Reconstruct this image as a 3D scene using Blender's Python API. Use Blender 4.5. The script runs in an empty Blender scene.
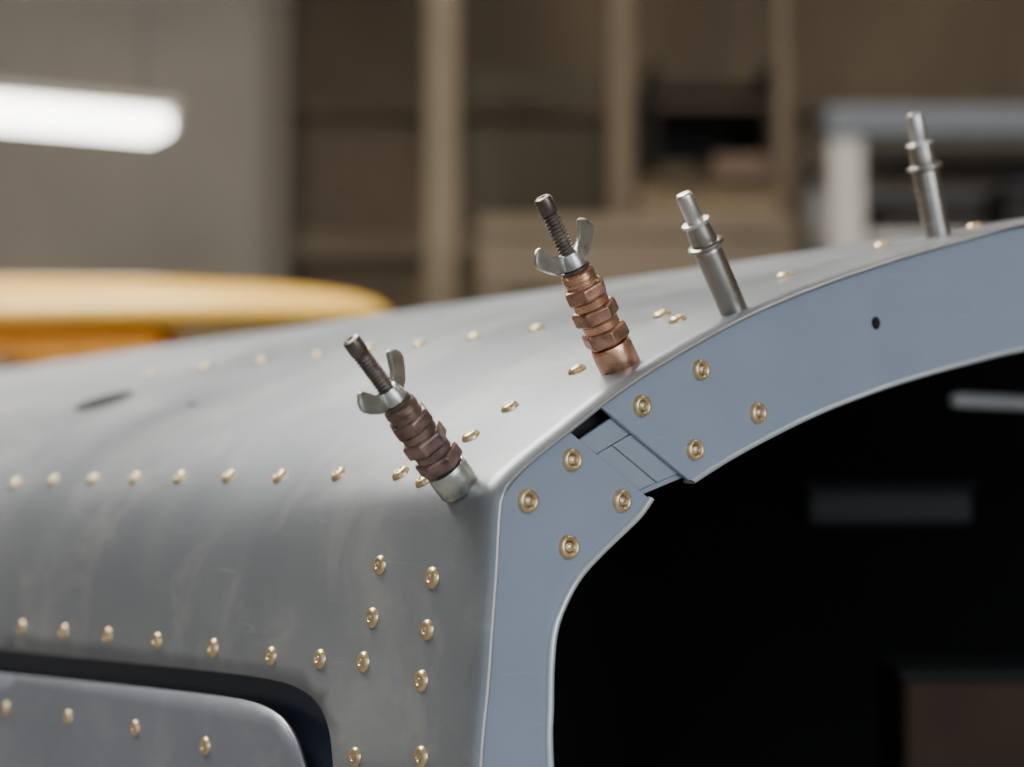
import bpy, math, random, bisect
from mathutils import Vector, Matrix
from mathutils.geometry import delaunay_2d_cdt
random.seed(4)
H=1.4; F=1991.0
PITCH=math.atan(96.5/F)
CAM=Vector((0,0,H))
A=Vector((-1612,1991,0)).normalized()      # fuselage axis, towards the tail
E=Vector((A.y,-A.x,0))                     # across the fuselage
Z=Vector((0,0,1))
def ray(px,py):
    x=(px-512)/F; y=(383.5-py)/F
    c,s=math.cos(PITCH),math.sin(PITCH)
    return Vector((x, c-s*y, s+c*y))
def at(px,py,depth):
    d=ray(px,py); return CAM+d*(depth/d.y)
C0=(ray(560,440)*0.66).dot(A)
def plane_ey(px,py,v=0.0):
    d=ray(px,py); p=d*((C0+v)/d.dot(A)); return (p.dot(E),p.z)
# ---------------------------------------------------------------- materials
def new_mat(name):
    m=bpy.data.materials.new(name); m.use_nodes=True
    nt=m.node_tree; b=nt.nodes['Principled BSDF']; return m,nt,b
def pmat(name,col,rough=0.5,metal=0.0,var=0.12,scale=30,bump=0.0,bscale=200,rvar=0.0,stretch=(1,1,1),col2=None,coat=0,scuff=0,scratch=0):
    m,nt,b=new_mat(name)
    tc=nt.nodes.new('ShaderNodeTexCoord'); mp=nt.nodes.new('ShaderNodeMapping')
    mp.inputs['Scale'].default_value=stretch
    nt.links.new(tc.outputs['Object'],mp.inputs['Vector'])
    n=nt.nodes.new('ShaderNodeTexNoise'); n.inputs['Scale'].default_value=scale; n.inputs['Detail'].default_value=5
    nt.links.new(mp.outputs[0],n.inputs['Vector'])
    r=nt.nodes.new('ShaderNodeValToRGB')
    r.color_ramp.elements[0].position=0.3; r.color_ramp.elements[1].position=0.7
    c1=[max(0,c*(1-var)) for c in col]; c2=[min(1,c*(1+var)) for c in (col2 or col)]
    r.color_ramp.elements[0].color=(*c1,1); r.color_ramp.elements[1].color=(*c2,1)
    nt.links.new(n.outputs['Fac'],r.inputs[0])
    out=r.outputs[0]
    if scuff:
        n3=nt.nodes.new('ShaderNodeTexNoise'); n3.inputs['Scale'].default_value=17; n3.inputs['Detail'].default_value=9; n3.inputs['Roughness'].default_value=0.68; n3.inputs['Distortion'].default_value=0.6
        nt.links.new(tc.outputs['Object'],n3.inputs['Vector'])
        r3=nt.nodes.new('ShaderNodeValToRGB'); r3.color_ramp.elements[0].position=0.50; r3.color_ramp.elements[1].position=0.78
        r3.color_ramp.elements[0].color=(0,0,0,1); r3.color_ramp.elements[1].color=(scuff,scuff,scuff,1)
        nt.links.new(n3.outputs['Fac'],r3.inputs[0])
        mx=nt.nodes.new('ShaderNodeMixRGB'); mx.inputs[2].default_value=(0.60,0.58,0.54,1)
        nt.links.new(r3.outputs[0],mx.inputs[0]); nt.links.new(out,mx.inputs[1]); out=mx.outputs[0]
    if scratch:
        # thin rubbed lines: a stretched, distorted noise cut to a narrow band, masked by a broad one
        m2=nt.nodes.new('ShaderNodeMapping'); m2.inputs['Rotation'].default_value=(0.3,0.5,0.7); m2.inputs['Scale'].default_value=(14,14,160)
        nt.links.new(tc.outputs['Object'],m2.inputs['Vector'])
        n4=nt.nodes.new('ShaderNodeTexNoise'); n4.inputs['Scale'].default_value=1.6; n4.inputs['Detail'].default_value=3; n4.inputs['Distortion'].default_value=0.8
        nt.links.new(m2.outputs[0],n4.inputs['Vector'])
        r4=nt.nodes.new('ShaderNodeValToRGB'); cr_=r4.color_ramp
        cr_.elements[0].position=0.66; cr_.elements[0].color=(0,0,0,1); cr_.elements[1].position=0.74; cr_.elements[1].color=(scratch,)*3+(1,)
        nt.links.new(n4.outputs['Fac'],r4.inputs[0])
        mx=nt.nodes.new('ShaderNodeMixRGB'); mx.inputs[2].default_value=(0.60,0.60,0.58,1)
        nt.links.new(r4.outputs[0],mx.inputs[0]); nt.links.new(out,mx.inputs[1]); out=mx.outputs[0]
    nt.links.new(out,b.inputs['Base Color'])
    b.inputs['Roughness'].default_value=rough; b.inputs['Metallic'].default_value=metal
    if coat: b.inputs['Coat Weight'].default_value=coat
    if rvar:
        mr=nt.nodes.new('ShaderNodeMapRange'); mr.inputs[3].default_value=rough-rvar; mr.inputs[4].default_value=rough+rvar
        nt.links.new(n.outputs['Fac'],mr.inputs[0]); nt.links.new(mr.outputs[0],b.inputs['Roughness'])
    if bump:
        n2=nt.nodes.new('ShaderNodeTexNoise'); n2.inputs['Scale'].default_value=bscale
        nt.links.new(mp.outputs[0],n2.inputs['Vector'])
        bp=nt.nodes.new('ShaderNodeBump'); bp.inputs['Strength'].default_value=bump; bp.inputs['Distance'].default_value=0.0005
        nt.links.new(n2.outputs['Fac'],bp.inputs['Height']); nt.links.new(bp.outputs[0],b.inputs['Normal'])
    return m
M_skin=pmat('scuffed_aluminium_skin',(0.235,0.255,0.285),0.37,0.45,0.14,9,0.08,900,0.08,col2=(0.285,0.30,0.315),scuff=0.55,scratch=0.22)
M_edge=pmat('bare_edge',(0.6,0.6,0.6),0.35,0.8)
M_frame=pmat('blue_grey_primer',(0.285,0.34,0.425),0.38,0.12,0.05,25,0.05,1500,scratch=0.12)
M_splice=pmat('splice_primer',(0.31,0.36,0.43),0.42,0.12,0.05,40)
M_flange=pmat('flange_light',(0.60,0.64,0.68),0.3,0.5,0.05,40)
M_groove=pmat('groove_dark_blue',(0.032,0.043,0.066),0.35,0,0.1,40)
M_black=pmat('cabin_shade_black',(0.008,0.008,0.009),0.8,0,0.2,8)  # near-black colour carries the cabin's shade, as light still reaches inside
M_hole=pmat('hole_black',(0.004,0.004,0.005),0.9,0)
M_rivet=pmat('champagne_rivet',(0.76,0.58,0.33),0.31,0.85,0.16,300,rvar=0.08)
M_rivc=pmat('rivet_core',(0.74,0.64,0.48),0.32,0.85,0.1,300)
M_steel=pmat('brushed_steel',(0.36,0.335,0.30),0.28,1.0,0.15,60,0.1,2500,0.06)
M_steel2=pmat('plunger_steel',(0.66,0.64,0.61),0.32,1.0,0.1,60)
M_zinc=pmat('zinc_plate',(0.52,0.52,0.48),0.30,0.95,0.2,250,0.2,1500,0.08)
M_copper=pmat('copper',(0.74,0.42,0.27),0.28,1.0,0.25,150,0.15,1500,0.08)
M_copperD=pmat('aged_copper',(0.30,0.155,0.11),0.36,0.9,0.38,160,0.2,1500,0.1,col2=(0.50,0.28,0.19))
M_bronze=pmat('brown_oxide',(0.17,0.115,0.095),0.34,0.8,0.35,200,0.2,1500,0.1,col2=(0.28,0.19,0.16))
M_rod=pmat('oiled_steel_thread',(0.15,0.12,0.105),0.33,0.85,0.3,300)
# ---------------------------------------------------------------- mesh helpers
def link(o): bpy.context.scene.collection.objects.link(o); return o
def empty(name,loc=(0,0,0)):
    o=bpy.data.objects.new(name,None); o.empty_display_size=0.02; o.location=loc; return link(o)
def mk(name,vs,fs,mat,parent=None,smooth=True):
    me=bpy.data.meshes.new(name); me.from_pydata([tuple(v) for v in vs],[],fs); me.update()
    if smooth: me.polygons.foreach_set('use_smooth',[True]*len(me.polygons))
    for m in (mat if isinstance(mat,list) else [mat]): me.materials.append(m)
    o=link(bpy.data.objects.new(name,me))
    if parent:
        o.parent=parent; o.matrix_parent_inverse=Matrix.Translation(parent.location).inverted()
    return o
def lathe(prof,seg=32,cap=True):
    vs=[];fs=[]
    for r,z in prof:
        for k in range(seg):
            a=2*math.pi*k/seg; vs.append(Vector((r*math.cos(a),r*math.sin(a),z)))
    n=len(prof)
    for i in range(n-1):
        for k in range(seg):
            k2=(k+1)%seg; fs.append((i*seg+k,i*seg+k2,(i+1)*seg+k2,(i+1)*seg+k))
    if cap:
        fs.append(tuple(reversed(range(seg)))); fs.append(tuple((n-1)*seg+k for k in range(seg)))
    return vs,fs
def addto(acc,part,M=None):
    vs,fs=part; o=len(acc[0])
    acc[0].extend([(M@v) if M else v for v in vs]); acc[1].extend([tuple(i+o for i in f) for f in fs])
def box(cx,cy,cz,sx,sy,sz):
    vs=[Vector((cx+sx/2*i,cy+sy/2*j,cz+sz/2*k)) for i in(-1,1) for j in(-1,1) for k in(-1,1)]
    fs=[(0,1,3,2),(4,6,7,5),(0,4,5,1),(2,3,7,6),(0,2,6,4),(1,5,7,3)]
    return vs,fs
def autosm(o,ang=35):
    me=o.data
    import bmesh
    bm=bmesh.new(); bm.from_mesh(me); bmesh.ops.recalc_face_normals(bm,faces=bm.faces)
    for e in bm.edges:
        if len(e.link_faces)==2 and e.calc_face_angle(0)>math.radians(ang): e.smooth=False
    for f in bm.faces: f.smooth=True
    bm.to_mesh(me); bm.free()
def bevel(o,w=0.002,seg=2):
    b=o.modifiers.new('bevel','BEVEL'); b.width=w; b.segments=seg; b.limit_method='ANGLE'
def catmull(pts,n=8):
    out=[]
    P=[pts[0]]+list(pts)+[pts[-1]]
    for i in range(1,len(P)-2):
        p0,p1,p2,p3=[Vector(q) for q in P[i-1:i+3]]
        for k in range(n):
            t=k/n
            out.append(0.5*((2*p1)+(p2-p0)*t+(2*p0-5*p1+4*p2-p3)*t*t+(3*p1-p0-3*p2+p3)*t**3))
    out.append(Vector(pts[-1])); return out
# ---------------------------------------------------------------- fuselage section
EC=0.86
outer_px=[(476,767),(483,690),(488,620),(492,565),(494,525),(498,491),(516,470),(538,451),(570,426),(600,402),(640,374),(690,344),(750,312),(820,283),(900,256),(960,239),(1024,222)]
half=[(EC,-0.64),(0.70,-0.635),(0.56,-0.60),(0.46,-0.52),(0.41,-0.40),(0.392,-0.27),(0.388,-0.17)]
half+= [plane_ey(*p) for p in outer_px]
half+= [(0.76,0.1215),(EC,0.1265)]
hc=catmull([Vector(p) for p in half],10)
full=hc+[Vector((2*EC-p.x,p.y)) for p in reversed(hc[:-1])]
def smooth(lst,n):
    for _ in range(n): lst=[lst[0]]+[(lst[i-1]+lst[i]*2+lst[i+1])/4 for i in range(1,len(lst)-1)]+[lst[-1]]
    return lst
full=smooth(full,2)
def resample(lst,d):
    cum=[0]
    for i in range(1,len(lst)): cum.append(cum[-1]+(lst[i]-lst[i-1]).length)
    n=int(cum[-1]/d); out=[]
    for k in range(n+1):
        u=cum[-1]*k/n; i=min(max(bisect.bisect_right(cum,u)-1,0),len(lst)-2)
        out.append(lst[i].lerp(lst[i+1],(u-cum[i])/max(1e-9,cum[i+1]-cum[i])))
    return out,cum[-1]
full,L=resample(full,0.004)
soft=smooth(full,130)
NS=len(full)-1; DU=L/NS
def blend(v):
    t=max(0,min(1,(v-0.004)/0.17)); return t*t*(3-2*t)
def cpt(u,v=0.0):
    x=max(0,min(L,u))/DU; i=min(int(x),NS-1); t=x-i
    a=full[i].lerp(full[i+1],t); f=blend(v)
    return a if f==0 else a.lerp(soft[i].lerp(soft[i+1],t),f)
def cnorm(u,v=0.0):
    d=cpt(u+0.004,v)-cpt(u-0.004,v); d.normalize(); return Vector((-d.y,d.x))
Y0=-0.2
def taper(v): return 1-0.06*max(v,0)
def surf(u,v,off=0.0):
    p=cpt(u,v)+cnorm(u,v)*off; s=taper(v)
    e=EC+(p.x-EC)*s; y=Y0+(p.y-Y0)*s
    return CAM+E*e+Z*y+A*(C0+v)
def snorm(u,v):
    a=surf(u+0.003,v)-surf(u-0.003,v); b=surf(u,v+0.003)-surf(u,v-0.003)
    n=a.cross(b).normalized()
    m=cnorm(u,v); ref=E*m.x+Z*m.y
    return n if n.dot(ref)>0 else -n
def pix_uv(px,py):
    """first point of the skin hit by a line of sight"""
    d=ray(px,py); st=0.01
    def inside(s):
        p=d*s; v=p.dot(A)-C0; t=taper(v); f=blend(v)
        e=(p.dot(E)-EC)/t+EC; y=(p.z-Y0)/t+Y0
        if e>EC: e=2*EC-e
        best=9;bi=0
        for i in range(0,NS//2+1,3):
            qx=full[i].x+(soft[i].x-full[i].x)*f-e; qy=full[i].y+(soft[i].y-full[i].y)*f-y
            dd=qx*qx+qy*qy
            if dd<best: best=dd;bi=i
        u=bi*DU
        w=None
        for _ in range(3):
            q=cpt(u,v); n=cnorm(u,v); w=Vector((e,y))-q; u+=w.dot(Vector((n.y,-n.x)))
        q=cpt(u,v); n=cnorm(u,v); w=Vector((e,y))-q
        return w.dot(n)<0, u, v, w.dot(n)
    bestn=(9,None); s0=0.45
    while s0<2.4:
        ins,u,v,dist=inside(s0)
        if dist>=0 and v>-0.002 and dist<bestn[0]: bestn=(dist,(u,v))
        if ins and v>=-0.004:
            lo,hi=s0-st,s0
            for _ in range(12):
                mid=(lo+hi)/2
                if inside(mid)[0]: hi=mid
                else: lo=mid
            _,u,v,_=inside(hi); return u,v
        s0+=st
    return bestn[1]
# ---------------------------------------------------------------- fuselage
fus=empty('aircraft_fuselage',CAM+E*EC+A*(C0+0.5)-Z*0.25)
VMAX=1.9
def inpoly(pt,poly):
    x,y=pt;c=False;j=len(poly)-1
    for i in range(len(poly)):
        xi,yi=poly[i];xj,yj=poly[j]
        if (yi>y)!=(yj>y) and x<(xj-xi)*(y-yi)/(yj-yi)+xi: c=not c
        j=i
    return c
def pdist(pt,poly):
    p=Vector(pt);m=9
    for i in range(len(poly)):
        a=Vector(poly[i]);b=Vector(poly[(i+1)%len(poly)]);ab=b-a
        t=max(0,min(1,(p-a).dot(ab)/max(1e-12,ab.length_squared)));m=min(m,(p-a-ab*t).length)
    return m
def subdiv(poly,d=0.012):
    out=[]
    for i in range(len(poly)):
        a=Vector(poly[i]);b=Vector(poly[(i+1)%len(poly)]);n=max(1,int((b-a).length/d))
        for k in range(n): out.append(tuple(a.lerp(b,k/n)))
    return out
groove_px=[(0,650),(100,660),(200,670),(262,678),(296,687),(318,704),(329,730),(333,766)]
panel_px =[(0,673),(100,683),(200,694),(248,702),(276,716),(292,738),(301,766)]
def outline(pxs):
    uv=[pix_uv(*p) for p in pxs]
    sm=[tuple(q) for q in catmull([Vector(q) for q in uv],5)]
    f,l=sm[0],sm[-1]
    return [(f[0],f[1]+0.30)]+sm+[(l[0]-0.16,l[1]+0.004),(l[0]-0.16,f[1]+0.30)]
go=outline(groove_px); po=outline(panel_px)
po[-1]=(po[-1][0],po[-1][1]-0.02); po[0]=(po[0][0],po[-1][1])
gu=min(p[0] for p in go)-0.012
go=[(gu,p[1]) if i>=len(go)-2 else p for i,p in enumerate(go)]
go=subdiv(go); po=subdiv(po)
us=[];u=0
while u<L: us.append(u); u+= 0.006 if 0.5<u<1.3 else 0.014
us.append(L)
vs_=[-0.002]+[0.01*i for i in range(1,21)]+[0.2+0.02*i for i in range(1,16)]+[0.5+0.05*i for i in range(1,29)]
pts=[Vector((u,v)) for u in us for v in vs_ if not inpoly((u,v),go) and not(gu-0.02<u<1.0 and v<1.0 and pdist((u,v),go)<0.004)]
nb=len(pts); pts+=[Vector(p) for p in go]
edges=[(nb+i,nb+(i+1)%len(go)) for i in range(len(go))]
ov,oe,of,_,_,_=delaunay_2d_cdt(pts,edges,[],0,1e-6)
fs=[]
for f in of:
    c=sum((ov[i] for i in f),Vector((0,0)))/len(f)
    if inpoly((c.x,c.y),go): continue
    fs.append(tuple(f))
def orient(vs3,uvs,fs):
    out=[]
    for f in fs:
        a,b,c=[vs3[i] for i in f[:3]]; n=(b-a).cross(c-a)
        cu=sum((uvs[i] for i in f),Vector((0,0)))/len(f); m=cnorm(cu.x); ref=E*m.x+Z*m.y
        out.append(tuple(f) if n.dot(ref)>0 else tuple(reversed(f)))
    return out
v3=[surf(p.x,p.y) for p in ov]
skin=mk('skin',v3,orient(v3,ov,fs),[M_skin,M_edge],fus)
sol=skin.modifiers.new('thick','SOLIDIFY'); sol.thickness=0.0012; sol.offset=-1; sol.material_offset_rim=1
# tail closing cone
vs=[];fs=[];N=90
for r,(k,dv) in enumerate([(1,0),(0.93,0.12),(0.8,0.24),(0.55,0.34),(0.25,0.39),(0.02,0.40)]):
    for i in range(N):
        p=surf(L*i/N,VMAX); c=CAM+E*EC+Z*(-0.22)+A*(C0+VMAX); q=c+(p-c)*k+A*dv; vs.append(q)
for r in range(5):
    for i in range(N): fs.append((r*N+i,r*N+(i+1)%N,(r+1)*N+(i+1)%N,(r+1)*N+i))
mk('tail_fairing',vs,fs,M_skin,fus)
# groove recess
vs=[];fs=[];n=len(go)
for u,v in go: vs+= [surf(u,v,0.0),surf(u,v,-0.012)]
for i in range(n): j=(i+1)%n; fs.append((2*i,2*j,2*j+1,2*i+1))
mk('hatch_recess_wall',vs,fs,M_groove,fus)
g0=min(p[0] for p in go);g1=max(p[0] for p in go);h0=min(p[1] for p in go);h1=max(p[1] for p in go)
vs=[surf(g0-.01+(g1-g0+.02)*i/30,h0-.01+(h1-h0+.02)*j/20,-0.0115) for i in range(31) for j in range(21)]
fs=[(i*21+j,i*21+j+1,(i+1)*21+j+1,(i+1)*21+j) for i in range(30) for j in range(20)]
mk('hatch_recess_floor',vs,fs,M_groove,fus)
# hatch panel
hatch=empty('access_hatch',surf((g0+g1)/2,(h0+h1)/2))
pts=[Vector((u,v)) for u in us for v in [0.01*i for i in range(0,100)] if inpoly((u,v),po) and pdist((u,v),po)>0.003]
nb=len(pts); pts+=[Vector(p) for p in po]
ov,oe,of,_,_,_=delaunay_2d_cdt(pts,[(nb+i,nb+(i+1)%len(po)) for i in range(len(po))],[],1,1e-6)
fs=[f for f in of if inpoly(tuple(sum((ov[i] for i in f),Vector((0,0)))/len(f)),po)]
M_hatch=pmat('hatch_skin',(0.235,0.25,0.29),0.4,0.3,0.06,15,0.05,900,scuff=0.25,scratch=0.12)
v3=[surf(p.x,p.y,-0.001) for p in ov]
hp=mk('panel',v3,orient(v3,ov,fs),[M_hatch,M_edge],hatch)
sol=hp.modifiers.new('thick','SOLIDIFY'); sol.thickness=0.0015; sol.offset=-1; sol.material_offset_rim=1
# ---------------------------------------------------------------- rivets
def basis(n,x=None):
    n=n.normalized(); x=(x or A)
    if abs(x.normalized().dot(n))>0.98: x=E
    x=(x-n*x.dot(n)).normalized(); y=n.cross(x)
    return Matrix((x,y,n)).transposed().to_4x4()
def rivet_parts(r,h,dome):
    if dome:
        ring=lathe([(r*1.06,-0.0003),(r*1.03,h*0.12),(r*0.97,h*0.42),(r*0.84,h*0.72),(r*0.66,h*0.92),(r*0.5,h),(r*0.40,h*0.96),(r*0.34,h*0.76),(r*0.30,h*0.66)],24,False)
        core=lathe([(r*0.32,h*0.64),(r*0.26,h*0.80),(r*0.16,h*0.9),(0.00005,h*0.93)],16,True)
    else:
        ring=lathe([(r,-0.0004),(r,h*0.35),(r*0.93,h*0.75),(r*0.8,h),(r*0.62,h*0.95),(r*0.52,h*0.6),(r*0.48,h*0.3)],28,False)
        core=lathe([(r*0.5,h*0.28),(r*0.36,h*0.35),(r*0.33,h*0.75),(r*0.2,h*0.9),(0.00005,h*0.92)],16,True)
    return ring,core
def add_rivets(name,places,parent,r=0.003,h=0.0008,dome=True):
    a=([],[]);b=([],[])
    for p,n in places:
        n=(n+Vector((random.uniform(-.07,.07),random.uniform(-.07,.07),random.uniform(-.07,.07)))).normalized()
        M=Matrix.Translation(p)@basis(n)@Matrix.Rotation(random.random()*6,4,'Z')
        hh=h*(1.0+0.5*max(0,n.z))
        g,c=rivet_parts(r*random.uniform(0.95,1.05),hh,dome); addto(a,g,M); addto(b,c,M)
    o1=mk(name,a[0],a[1],M_rivet,parent); o2=mk(name+'_cores',b[0],b[1],M_rivc,parent)
    return o1
skin_px=[(22,628),(64,632),(108,636),(157,641),(213,648),(271,656),(320,659),(363,662),
 (380,565),(372,618),(432,578),(427,630),(421,681),(421,757),(355,757),
 (15,484),(53,481),(93,480),(135,479),(180,478),(229,477),(280,477),(339,475),(401,474),(424,481),
 (471,437),(510,408),(577,371),(678,321),(662,316),(785,277),(882,247),(975,228),
 (537,330),(475,338),(420,345),(368,350),(318,356),(262,362),(205,368),(150,374)]
pl=[]
for p in skin_px:
    uv=pix_uv(*p)
    if uv: pl.append((surf(*uv),snorm(*uv)))
u_mid=pix_uv(180,478)[0]
for i in range(26):
    for uu in (L-u_mid,L-u_mid+0.09,L/2+0.05): 
        v=0.03+0.05*i; pl.append((surf(uu,v),snorm(uu,v)))
add_rivets('skin_rivets',pl,fus,0.0035,0.0014)
pl=[]
for p in [(4,709),(66,718),(133,728),(203,746)]:
    u,v=pix_uv(*p); pl.append((surf(u,v,-0.001),snorm(u,v)))
add_rivets('hatch_rivets',pl,hatch,0.0033,0.0013)
a=([],[])
for (px,py,lu,lv) in [(104,401,0.014,0.026),(192,405,0.0015,0.005)]:
    u,v=pix_uv(px,py)
    vs=[surf(u,v,0.0005)]+[surf(u+lu*math.sin(t*math.pi/10),v+lv*math.cos(t*math.pi/10),0.0004) for t in range(20)]
    addto(a,(vs,[(0,1+i,1+(i+1)%20) for i in range(20)]))
mk('drain_slots',a[0],a[1],M_hole,fus)
# ---------------------------------------------------------------- canopy frame ring
def P3(ey,v): return CAM+E*ey[0]+Z*ey[1]+A*(C0+v)
fr=empty('canopy_frame',P3((EC,-0.15),0))
pairsL=[((478,767),(548,767)),((484,710),(548,705)),((488,660),(549,662)),((492,610),(553,628)),((495,570),(564,599)),((498,530),(578,575)),((500,499),(599,552)),((517,474),(620,532)),((541,451),(637,515)),((567,429),(649,498))]
pairsR=[((599,405),(690,481)),((625,386),(725,459)),((665,360),(765,437)),((712,333),(812,414)),((765,307),(862,394)),((825,283),(912,377)),((895,259),(965,362)),((960,240),(1012,350)),((1024,224),(1055,343))]
low=[((EC,-0.635),(EC,-0.52)),((0.70,-0.63),(0.72,-0.515)),((0.563,-0.596),(0.60,-0.485)),((0.464,-0.517),(0.50,-0.42)),((0.414,-0.397),(0.452,-0.34)),((0.396,-0.27),(0.432,-0.25)),((0.392,-0.17),(0.428,-0.165))]
pl_=low+[(plane_ey(*a),plane_ey(*b)) for a,b in pairsL]
pr_=[(plane_ey(*a),plane_ey(*b)) for a,b in pairsR]
pr_+=[((0.76,0.1195),(0.765,0.062)),((EC,0.1245),(EC,0.068))]
def inset(pr,d=0.0013):
    o,i=Vector(pr[0]),Vector(pr[1]); return (o+(i-o).normalized()*d,i)
pl_=[inset(p) for p in pl_]; pr_=[inset(p) for p in pr_]
def strip_curves(prs):
    o=catmull([p[0] for p in prs],8); i=catmull([p[1] for p in prs],8); return o,i
oL,iL=strip_curves(pl_); oR,iR=strip_curves(pr_)
oR2=oR+[Vector((2*EC-p.x,p.y)) for p in reversed((oL+oR)[:-1])]
iR2=iR+[Vector((2*EC-p.x,p.y)) for p in reversed((iL+iR)[:-1])]
def plate(name,o,i,v0,v1,mat,flange=True,cross=5):
    vs=[];fs=[];n=len(o);m=cross+1
    for side in (v0,v1):
        for k in range(n):
            for c in range(m): q=o[k].lerp(i[k],c/cross); vs.append(P3((q.x,q.y),side))
    S=n*m
    for k in range(n-1):
        for c in range(cross):
            a=k*m+c; fs.append((a,a+1,a+m+1,a+m)); fs.append((S+a,S+a+m,S+a+m+1,S+a+1))
        a=k*m; fs.append((a,a+m,S+a+m,S+a)); a=k*m+cross; fs.append((a,S+a,S+a+m,a+m))
    for c in range(cross):
        fs.append((c,S+c,S+c+1,c+1)); a=(n-1)*m+c; fs.append((a,a+1,S+a+1,S+a))
    ob=mk(name,vs,fs,mat,fr); autosm(ob); bevel(ob,0.0004,2); return ob
plate('frame_plate_side',oL,iL,0.0,0.002,M_frame)
plate('frame_plate_top',oR2,iR2,0.0,0.002,M_frame)
def flange(name,i,o):
    vs=[];fs=[];prof=[(0.0,0.0),(0.0002,-0.0010),(-0.0006,-0.0018),(-0.0018,-0.0018),(-0.0026,-0.0008),(-0.0028,0.0012),(-0.0026,0.004),(-0.0012,0.004),(0.0,0.002)]
    m=len(prof)
    for k in range(len(i)):
        d=(o[k]-i[k]).normalized()
        for a,b in prof: q=i[k]+d*(a+0.0008); vs.append(P3((q.x,q.y),b))
    for k in range(len(i)-1):
        for c in range(m): c2=(c+1)%m; fs.append((k*m+c,k*m+c2,(k+1)*m+c2,(k+1)*m+c))
    fs.append(tuple(reversed(range(m)))); fs.append(tuple((len(i)-1)*m+c for c in range(m)))
    ob=mk(name,vs,fs,M_flange,fr); autosm(ob,60); return ob
flange('inner_flange_side',iL,oL); flange('inner_flange_top',iR2,oR2)
oa,ia=oL[-1],iL[-1]; ob_,ib=oR[0],iR[0]
def sub(t0,t1,va,vb,w0,w1,name,mat):
    o=[];i=[]
    for k in range(7):
        t=w0+(w1-w0)*k/6
        po_=oa.lerp(ob_,t); pi=ia.lerp(ib,t)
        o.append(po_.lerp(pi,t0)); i.append(po_.lerp(pi,t1))
    return plate(name,o,i,va,vb,mat,cross=2)
sub(0.15,0.36,0.0023,0.0040,-.35,1.35,'splice_outer',M_splice)
sub(0.366,0.90,0.0023,0.0040,-.35,0.49,'splice_mid_a',M_splice)
sub(0.366,0.90,0.0021,0.0040,0.505,1.35,'splice_mid_b',M_splice)
sub(0.905,0.965,0.0030,0.0045,-.3,1.3,'splice_inner',M_splice)
sub(0.02,0.99,0.009,0.010,-.7,1.7,'gap_shade_strip',M_black)  # black strip paints the recess shadow seen through the splice gaps
def front(px,py,v=0.0):
    ey=plane_ey(px,py,v); return P3(ey,v)
add_rivets('frame_rivets',[(front(*p),-A) for p in [(571,460),(527,501),(621,501),(568,547),(700,370),(641,406),(757,413),(694,450)]],fr,0.0040,0.0019,False)
M=Matrix.Translation(front(876,323,-0.0001))@basis(-A,E)
hv,hf=lathe([(0.0025,0.0),(0.0001,0.00005)],28)
mk('pilot_hole',[M@v for v in hv],hf,M_hole,fr)
# ---------------------------------------------------------------- cabin interior
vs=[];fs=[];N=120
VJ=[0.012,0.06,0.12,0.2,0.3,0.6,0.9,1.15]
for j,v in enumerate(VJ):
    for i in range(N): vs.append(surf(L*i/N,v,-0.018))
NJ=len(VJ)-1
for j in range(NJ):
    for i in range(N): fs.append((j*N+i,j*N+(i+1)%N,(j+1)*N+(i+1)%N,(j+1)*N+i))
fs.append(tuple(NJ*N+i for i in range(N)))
mk('cabin_shade_lining',vs,fs,M_black,fus)  # barrel coloured near black so the opening reads as unlit
M_dimg=pmat('dim_grey',(0.016,0.016,0.017),0.7)
M_brown=pmat('cabin_brown',(0.036,0.014,0.006),0.8)
M_wh=pmat('white_tube',(0.75,0.75,0.75),0.4)
def cabbox(name,px0,py0,px1,py1,depth,th,mat,parent):
    p=at((px0+px1)/2,(py0+py1)/2,depth); w=(px1-px0)/F*depth; h=(py1-py0)/F*depth
    o=mk(name,*box(0,0,0,w,th,h),mat,parent,False); o.data.transform(Matrix.Translation(p)); bevel(o,0.006,3); return o
seat=empty('cabin_locker',at(880,505,1.25))
cabbox('locker_body',800,488,965,525,1.27,0.05,M_dimg,seat); cabbox('locker_lid',796,483,969,489,1.27,0.056,M_black,seat)
cr=empty('cabin_map_box',at(950,720,1.2))
cabbox('map_box_body',890,672,1100,860,1.2,0.08,M_brown,cr); cabbox('map_box_lid',884,664,1106,674,1.2,0.09,M_black,cr)
t0,t1=at(950,399,1.22),at(1060,404,1.24)
vs,f_=lathe([(0.0,0),(0.003,0.0005),(0.0045,0.004),(0.0045,(t1-t0).length),(0.003,(t1-t0).length+.002)],16)
M=Matrix.Translation(t0)@basis(t1-t0,Z); mk('cabin_grab_tube',[M@v for v in vs],f_,M_wh)
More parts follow.
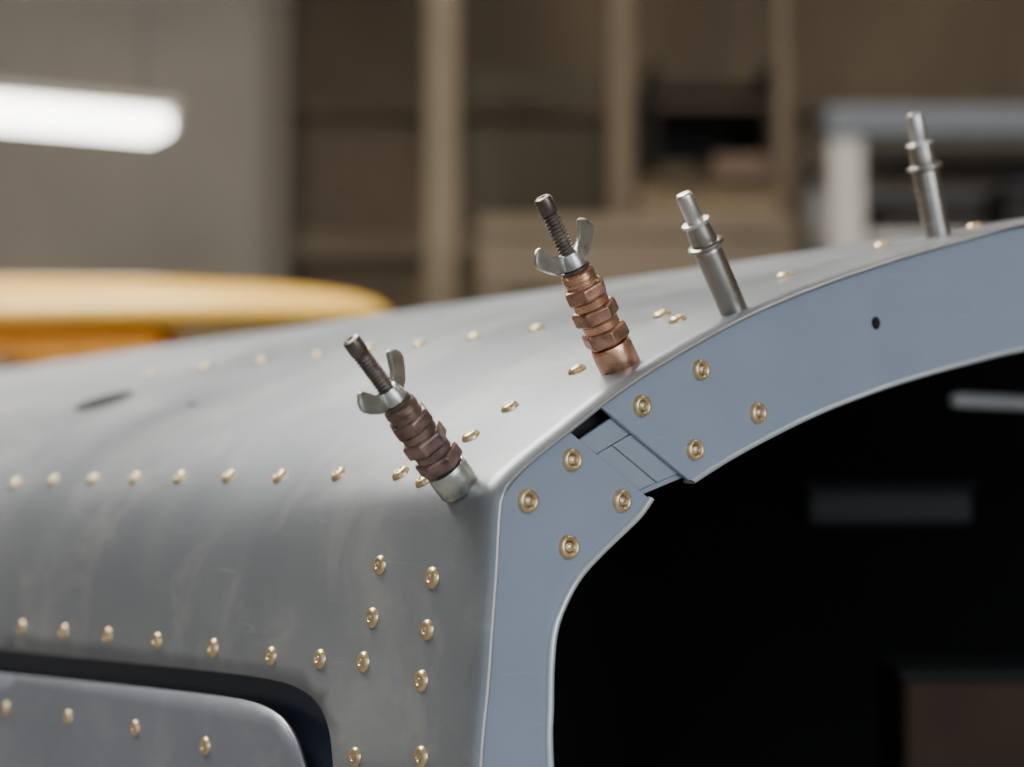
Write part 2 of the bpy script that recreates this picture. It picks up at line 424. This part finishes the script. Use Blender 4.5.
# ---------------------------------------------------------------- clecos
def place_axis(bpx,tpx):
    u,v=pix_uv(*bpx); P=surf(u,v)
    d=ray(*tpx); vv=(P-CAM).dot(A); T=CAM+d*(vv/d.dot(A))
    ax=T-P; return P,ax.normalized(),ax.length,(P-CAM).y/F
def hexnut(r,z0,z1):
    c=(z1-z0)*0.14
    return lathe([(r*0.9,z0),(r,z0+c),(r,z1-c),(r*0.9,z1)],6)
def wing_cleco(name,bpx,tpx,mcup,mnut,mneck,rot=0):
    P,n,Ln,s=place_axis(bpx,tpx); k=Ln/184.0
    root=empty(name,P)
    T=E; x=(T-n*T.dot(n)).normalized()
    M=Matrix.Translation(P)@basis(n,x)@Matrix.Rotation(math.radians(rot),4,'Z')@Matrix.Scale(k,4)
    def put(nm,part,mat,ang=35):
        o=mk(nm,[M@v for v in part[0]],part[1],mat,root); autosm(o,ang); return o
    put('base_cup',lathe([(17,-2),(19.5,-1.5),(20.5,0),(20.5,22),(19.5,25),(16,26.5),(10,27)],40),mcup)
    acc=([],[])
    for i,(a,b,r) in enumerate([(27,43,23.5),(51,67,23),(75,90,22)]): addto(acc,hexnut(r,a,b),Matrix.Rotation(0.35*i+0.2,4,'Z'))
    o=put('hex_nuts',acc,mnut,25); bevel(o,0.0003,2)
    acc=([],[])
    for a,b,r in [(42,52,18.5),(66,76,18)]: addto(acc,lathe([(r*.9,a),(r,a+1.5),(r,b-1.5),(r*.9,b)],36))
    addto(acc,lathe([(17,89),(17,91),(16,92),(16,96),(17,97),(16.5,103),(13,106),(9,106)],36))
    put('sleeves',acc,mneck)
    put('washer',lathe([(13,105.5),(14.5,106),(14.5,108.5),(13,109)],32),M_rod)
    acc=([],[])
    addto(acc,lathe([(12,109),(13,110),(12.3,118),(10,124),(8,125)],32))
    wing=[(6,110.5),(14,110),(24,113),(33,120),(41,129),(42,134),(39,140),(33,145),(29,145),(24,139),(18,131),(12,126),(6,123)]
    for sgn in (1,-1):
        vv=[];nn=len(wing)
        cx=sum(w[0] for w in wing)/nn; cz=sum(w[1] for w in wing)/nn
        for j,(yy,ins) in enumerate([(-3.4,1.4),(-2.0,0),(2.0,0),(3.4,1.4)]):
            for wx,wz in wing:
                q=Vector((wx-cx,wz-cz)); q=q*(1-ins/max(q.length,1))
                vv.append(Vector((sgn*(cx+q.x),yy+sgn*0.16*(wx-6),cz+q.y)))
        ff=[]
        for j in range(3):
            for i in range(nn): ff.append((j*nn+i,j*nn+(i+1)%nn,(j+1)*nn+(i+1)%nn,(j+1)*nn+i))
        ff.append(tuple(reversed(range(nn)))); ff.append(tuple(3*nn+i for i in range(nn)))
        addto(acc,(vv,ff))
    put('wing_nut',acc,M_zinc,40)
    prof=[(6.5,118)]; z=122
    while z<166: prof+= [(6.0,z),(8.3,z+1.2),(8.3,z+1.9),(6.0,z+3.2)]; z+=3.7
    put('threaded_rod',lathe(prof,28),M_rod,80)
    put('rod_cap',lathe([(6.5,165),(8.4,167),(8.8,169),(8.8,180),(8.2,183),(6,184.2),(3.5,184),(3,182.5)],28),M_rod)
    return root
wing_cleco('wing_nut_cleco',(459,487),(350,339),M_zinc,M_bronze,M_bronze,8)
wing_cleco('wing_nut_cleco',(620,366),(542,197),M_copper,M_copperD,M_copper,-6)
def pin_cleco(name,bpx,tpx):
    P,n,Ln,s=place_axis(bpx,tpx); k=Ln/135.0
    root=empty(name,P)
    M=Matrix.Translation(P)@basis(n,E)@Matrix.Scale(k,4)
    W=Matrix.Diagonal((1.12,1.12,1,1))
    def put(nm,part,mat,ang=30):
        o=mk(nm,[M@(W@v) for v in part[0]],part[1],mat,root); autosm(o,ang); return o
    put('barrel',lathe([(10,-4),(12,-3),(12.8,-2),(12.8,68),(12.4,71),(11.3,73),(10,73.5)],48),M_steel)
    put('flange',lathe([(11,73),(15.5,73.4),(17,74.4),(17,77.4),(15.5,78.4),(11,78.8)],48),M_steel)
    put('sleeve',lathe([(12.2,78),(12.4,79),(12.0,88),(11.2,99),(10.5,99.5)],48),M_steel)
    put('washer',lathe([(10,99),(13,99.3),(13.6,100),(13.6,102),(13,102.7),(10,103)],48),M_steel2)
    pr=[(7.6,102),(7.9,103),(7.9,130),(7.4,133),(6.2,134.6),(4.5,135),(0.3,135)]
    put('plunger',lathe(pr,36),M_steel2)
    return root
pin_cleco('pin_cleco',(734,311),(683,193))
pin_cleco('pin_cleco',(938,236),(914,113))
# ---------------------------------------------------------------- hangar
XL,XR,YB,YF,ZC=-3.6,4.2,6.2,-4.0,3.4
M_conc=pmat('concrete_floor',(0.30,0.29,0.27),0.7,0,0.15,3)
M_wallw=pmat('stained_plywood',(0.085,0.060,0.037),0.7,0,0.35,2,col2=(0.135,0.098,0.060),stretch=(1,1,0.3))
M_plast=pmat('plaster_grey',(0.31,0.28,0.24),0.8,0,0.22,1.2)
M_beam=pmat('pine_timber',(0.165,0.125,0.080),0.6,0,0.15,6,stretch=(1,1,0.2))
M_ceil=pmat('ceiling_board',(0.42,0.38,0.33),0.8,0,0.1,2)
M_dark=pmat('dark_cloth',(0.02,0.016,0.014),0.8)
M_white=pmat('white_paint',(0.50,0.48,0.45),0.5,0,0.05)
M_blueg=pmat('grey_blue_paint',(0.12,0.132,0.155),0.5,0,0.05)
M_yel=pmat('yellow_paint',(1.0,0.56,0.085),0.3,0,0.05,3,coat=0.5)
def group(name,parts,mat=None,bw=0.004,loc=None):
    root=empty(name,parts[0][1][:3] if loc is None else loc)
    for pn,b,m in parts:
        o=mk(pn,*box(*b),m,root,False); bevel(o,bw,2)
    return root
def shell(name,b,mat):
    o=mk(name,*box(*b),mat,None,False); return o
cx=(XL+XR)/2; cy=(YB+YF)/2
shell('floor',(cx,cy,-0.05,XR-XL+.4,YB-YF+.4,0.1),M_conc)
shell('ceiling',(cx,cy,ZC+0.05,XR-XL+.4,YB-YF+.4,0.1),M_ceil)
shell('wall_back',(cx,YB+0.05,ZC/2,XR-XL+.4,0.1,ZC),M_wallw)
shell('wall_left',(XL-0.05,cy,ZC/2,0.1,YB-YF,ZC),M_plast)
shell('wall_right',(XR+0.05,cy,ZC/2,0.1,YB-YF,ZC),M_plast)
def bx(px0,px1,D): return ((px0+px1)/2-512)/F*D, (px1-px0)/F*D
def zz(py,D): return at(512,py,D).z
x1=at(287,200,6.0).x
shell('wall_partition',((XL+x1)/2,6.1,ZC/2,x1-XL,0.2,ZC),M_plast)
shell('trim_1',(x1-0.02,5.97,ZC/2,0.06,0.06,ZC),pmat('trim_paint',(0.20,0.17,0.14),0.7))
def post(px,w,D,mat=M_beam):
    x=at(px,300,D).x
    return group('timber_post',[('shaft',(x,D,ZC/2,w,w,ZC),mat),('foot_plate',(x,D,0.03,w*1.5,w*1.5,0.06),M_dark),('head_brace',(x,D,ZC-0.08,w*3,w*1.05,0.16),mat)],bw=0.01)
post(442,0.09,5.4,pmat('pale_timber',(0.27,0.22,0.15),0.6)); post(621,0.07,5.4); post(783,0.045,5.4)
group('wall_rail',[('rail_top',(0.4,6.15,zz(108,6.1),4.4,0.08,0.05),M_wallw),('rail_mid',(0.9,6.15,zz(245,6.1),3.6,0.08,0.10),M_beam),('rail_low',(0.9,6.15,0.9,3.6,0.08,0.12),M_beam)],bw=0.01)
group('wall_boards',[('board_a',(bx(470,600,6.19)[0],6.19,zz(190,6.19),bx(470,600,6.15)[1],0.02,0.75),pmat('olive_board',(0.12,0.105,0.066),0.7)),
 ('board_b',(bx(300,405,6.19)[0],6.19,zz(200,6.19),bx(300,405,6.15)[1],0.02,0.6),pmat('brown_board',(0.145,0.105,0.070),0.7))],bw=0.002)
D=5.85
xr,wr=bx(650,765,D)
parts=[('side_l',(xr-wr/2,D,1.3,0.03,0.35,2.6),M_dark),('side_r',(xr+wr/2,D,1.3,0.03,0.35,2.6),M_dark),('back',(xr,D+0.17,1.3,wr,0.02,2.6),M_dark)]
for i in range(7): parts.append((f'shelf_{i+1}',(xr,D,0.2+0.38*i,wr,0.34,0.025),M_wallw))
for i,(dx,z,c) in enumerate([(-.1,2.13,M_wallw),(.07,2.13,M_dark),(-.08,1.75,M_dark)]): parts.append((f'carton_{i+1}',(xr+dx,D,z+0.09,0.13,0.25,0.2),c))
group('storage_rack',parts,bw=0.003)
D=4.6
xa=at(845,200,D).x; zb=zz(124,D); zs=zz(238,D)+0.015
group('white_workstand',[('leg_left',(xa,D,zb/2,0.075,0.08,zb),M_white),('leg_right',(xa+1.1,D,zb/2,0.09,0.09,zb),M_white),('leg_back_left',(xa+.03,D+.6,zb/2,0.05,0.07,zb),M_white),('leg_back_right',(xa+1.1,D+.6,zb/2,0.07,0.07,zb),M_white),
 ('top_rail',(xa+.55,D,zb+0.0,1.2,0.12,0.07),M_blueg),('deck',(xa+.55,D+.3,zb-0.04,1.15,0.6,0.02),M_plast),('mid_rail',(xa+.55,D+.62,zz(160,D),1.1,0.05,0.05),M_white),
 ('low_shelf',(xa+.55,D+.3,zz(238,D),1.1,0.6,0.03),M_white),('back_panel',(xa+.55,D+.66,(zz(158,D)+zz(238,D))/2,1.1,0.015,0.22),M_plast),
 ('tool_case_a',(xa+0.22,D+.25,zs+.045,0.26,0.3,0.09),M_dark),('tool_case_b',(xa+0.52,D+.25,zs+.06,0.24,0.3,0.12),M_dark),('tool_case_b_lid',(xa+0.52,D+.25,zs+.125,0.25,0.31,0.01),M_blueg)],bw=0.006)
D=5.0; zt=zz(238,D)
xm,wm=bx(480,785,D)
parts=[('top',(xm,D,zt,wm,0.5,0.05),M_beam),('front_apron',(xm,D-.23,zt-.09,wm,0.03,0.12),M_beam)]
for i,(sx,sy) in enumerate([(-1,-1),(1,-1),(-1,1),(1,1)]): parts.append((f'leg_{i+1}',(xm+sx*(wm/2-.04),D+sy*.2,zt/2,0.07,0.07,zt),M_beam))
parts.append(('lower_shelf',(xm,D,zt*0.45,wm-.1,0.45,0.03),M_wallw))
group('workbench',parts,bw=0.006)
z0=zt+0.025
group('cardboard_boxes',[('box_a',(xm+0.18,D,z0+.05,0.34,0.3,0.10),pmat('kraft',(0.20,0.145,0.085),0.8)),('box_a_flap',(xm+0.18,D-.16,z0+.1,0.34,0.08,0.006),M_beam),('box_b',(xm+0.27,D+.02,z0+.14,0.14,0.2,0.07),pmat('rust_tin',(0.11,0.065,0.04),0.6))],bw=0.003)
def wing_obj():
    root=empty('yellow_aircraft_wing',at(200,310,3.0))
    prof=[(0,0),(0.02,0.035),(0.08,0.062),(0.2,0.078),(0.35,0.074),(0.55,0.05),(0.8,0.02),(1,0),(0.8,-0.008),(0.5,-0.022),(0.25,-0.03),(0.08,-0.024),(0.02,-0.014)]
    tip=at(393,320,3.0); vs=[];fs=[];n=len(prof)
    stns=[(0.0,0.12),(0.015,0.32),(0.05,0.52),(0.12,0.68),(0.25,0.84),(0.45,0.95),(0.8,1.0),(1.5,1.05),(2.4,1.1)]
    for sx,k in stns:
        for a,b in prof: vs.append(Vector((tip.x-sx, tip.y-0.05+(a-0.2)*0.75*k, tip.z+b*0.92*k-0.012*sx)))
    for j in range(len(stns)-1):
        for i in range(n): fs.append((j*n+i,(j+1)*n+i,(j+1)*n+(i+1)%n,j*n+(i+1)%n))
    fs.append(tuple(range(n))); fs.append(tuple(reversed([(len(stns)-1)*n+i for i in range(n)])))
    o=mk('wing_panel',vs,fs,M_yel,root); ss=o.modifiers.new('s','SUBSURF'); ss.levels=2; ss.render_levels=2
    o2=mk('aileron',*box(tip.x-1.15,tip.y-0.02,tip.z-0.055,1.65,0.25,0.06),pmat('orange_paint',(0.85,0.34,0.03),0.4),root,False); bevel(o2,0.025,5)
    zt=tip.z-0.095
    for s_,xx in enumerate((tip.x-0.55,tip.x-1.8)):
        for q in (-.2,.3): mk(f'trestle_leg_{s_}_{int(q>0)}',*box(xx,tip.y+q,zt/2,0.05,0.05,zt),M_beam,root,False)
        mk(f'trestle_bar_{s_}',*box(xx,tip.y+.05,zt+0.0,0.06,0.6,0.05),M_beam,root,False)
wing_obj()
M_em,nt,b=new_mat('fluorescent_tube'); b.inputs['Emission Color'].default_value=(1,0.97,0.88,1); b.inputs['Emission Strength'].default_value=9; b.inputs['Base Color'].default_value=(1,1,1,1)
def lamp(x,y,z,L_=1.5,rz=0.0):
    root=empty('fluorescent_lamp',(x,y,z))
    M=Matrix.Translation((x,y,z))@Matrix.Rotation(rz,4,'Z')
    def put(nm,part,mat,sm=False):
        o=mk(nm,[M@v for v in part[0]],part[1],mat,root,sm); return o
    put('housing',box(0,0,0.045,L_+.04,0.15,0.025),M_white)
    for k,yy in enumerate((-.04,.04)):
        v,f=lathe([(0.02,-L_/2),(0.028,-L_/2+.01),(0.028,L_/2-.01),(0.02,L_/2)],20)
        R=Matrix.Translation((0,yy,0))@Matrix.Rotation(math.pi/2,4,'Y'); put(f'tube_{k+1}',([R@q for q in v],f),M_em,True)
    for k in (-1,1):
        put(f'endcap_{k+1}',box(k*(L_/2+.01),0,0.01,0.015,0.12,0.05),M_white)
        put(f'hanger_{k+1}',box(k*L_*.47-0.0,0,(ZC-z+.06)/2,0.006,0.006,ZC-z-.06),M_blueg)
lp=at(180,122,4.6)
lamp(lp.x-0.72,4.35,at(90,112,4.5).z,1.5,0.5)
for x,y in ((-1.5,1.0),(1.5,1.0),(-1.5,-2),(1.5,-2),(1.8,4.4)): lamp(x,y,ZC-0.3,1.5,0)
cz_b=H-0.64-0.01
c0=CAM+E*EC+A*(C0+0.25); c1=CAM+E*EC+A*(C0+1.3)
cr=empty('fuselage_cradle',(c0.x,c0.y,0))
for i,c in enumerate((c0,c1)):
    Mx=Matrix.Translation((c.x,c.y,0))@Matrix((E,A,Z)).transposed().to_4x4()
    top=cz_b+0.0+(0.03 if i else 0)
    for nm,b_ in (('beam',(0,0,top-.05,0.7,0.09,0.09)),('leg_l',(-.28,0,(top-.09)/2,0.08,0.08,top-.09)),('leg_r',(.28,0,(top-.09)/2,0.08,0.08,top-.09)),('brace',(0,0,0.25,0.5,0.05,0.07))):
        v,f=box(*b_); o=mk(f'{nm}_{i}',[Mx@q for q in v],f,M_beam,cr,False); bevel(o,0.006)
# ---------------------------------------------------------------- lights
def area(name,loc,target,size,sy,power,col):
    l=bpy.data.lights.new(name,'AREA'); l.shape='RECTANGLE'; l.size=size; l.size_y=sy; l.energy=power; l.color=col
    o=link(bpy.data.objects.new(name,l)); o.location=loc
    o.rotation_euler=(Vector(target)-Vector(loc)).to_track_quat('-Z','Y').to_euler(); return o
area('overhead_key',(-0.9,1.6,3.3),(-0.2,1.0,1.4),2.0,1.2,155,(1.0,0.98,0.94))  # unseen overhead key lighting the top of the skin; ceiling is closed here
area('front_right_fill',(2.6,-3.0,2.3),(0.1,0.7,1.4),2.6,2.2,85,(0.88,0.94,1.0))  # added cool fill from front right, lifts the frame against the side skin
area('rear_fill',(0.2,3.6,3.3),(0.2,4.6,1.2),3.0,1.5,45,(1.0,0.90,0.76))  # added fill for the hangar background; no opening in the ceiling
w=bpy.data.worlds.new('hangar_door_daylight'); bpy.context.scene.world=w; w.use_nodes=True
w.node_tree.nodes['Background'].inputs[0].default_value=(0.78,0.88,1.0,1); w.node_tree.nodes['Background'].inputs[1].default_value=1.0
# ---------------------------------------------------------------- camera
cd=bpy.data.cameras.new('camera'); cd.sensor_width=36; cd.lens=F*36/1024; cd.clip_start=0.01
cd.dof.use_dof=True; cd.dof.focus_distance=0.685; cd.dof.aperture_fstop=6.3; cd.dof.aperture_blades=0
cam=link(bpy.data.objects.new('camera',cd)); cam.location=CAM; cam.rotation_euler=(math.pi/2+PITCH,0,0)
bpy.context.scene.camera=cam
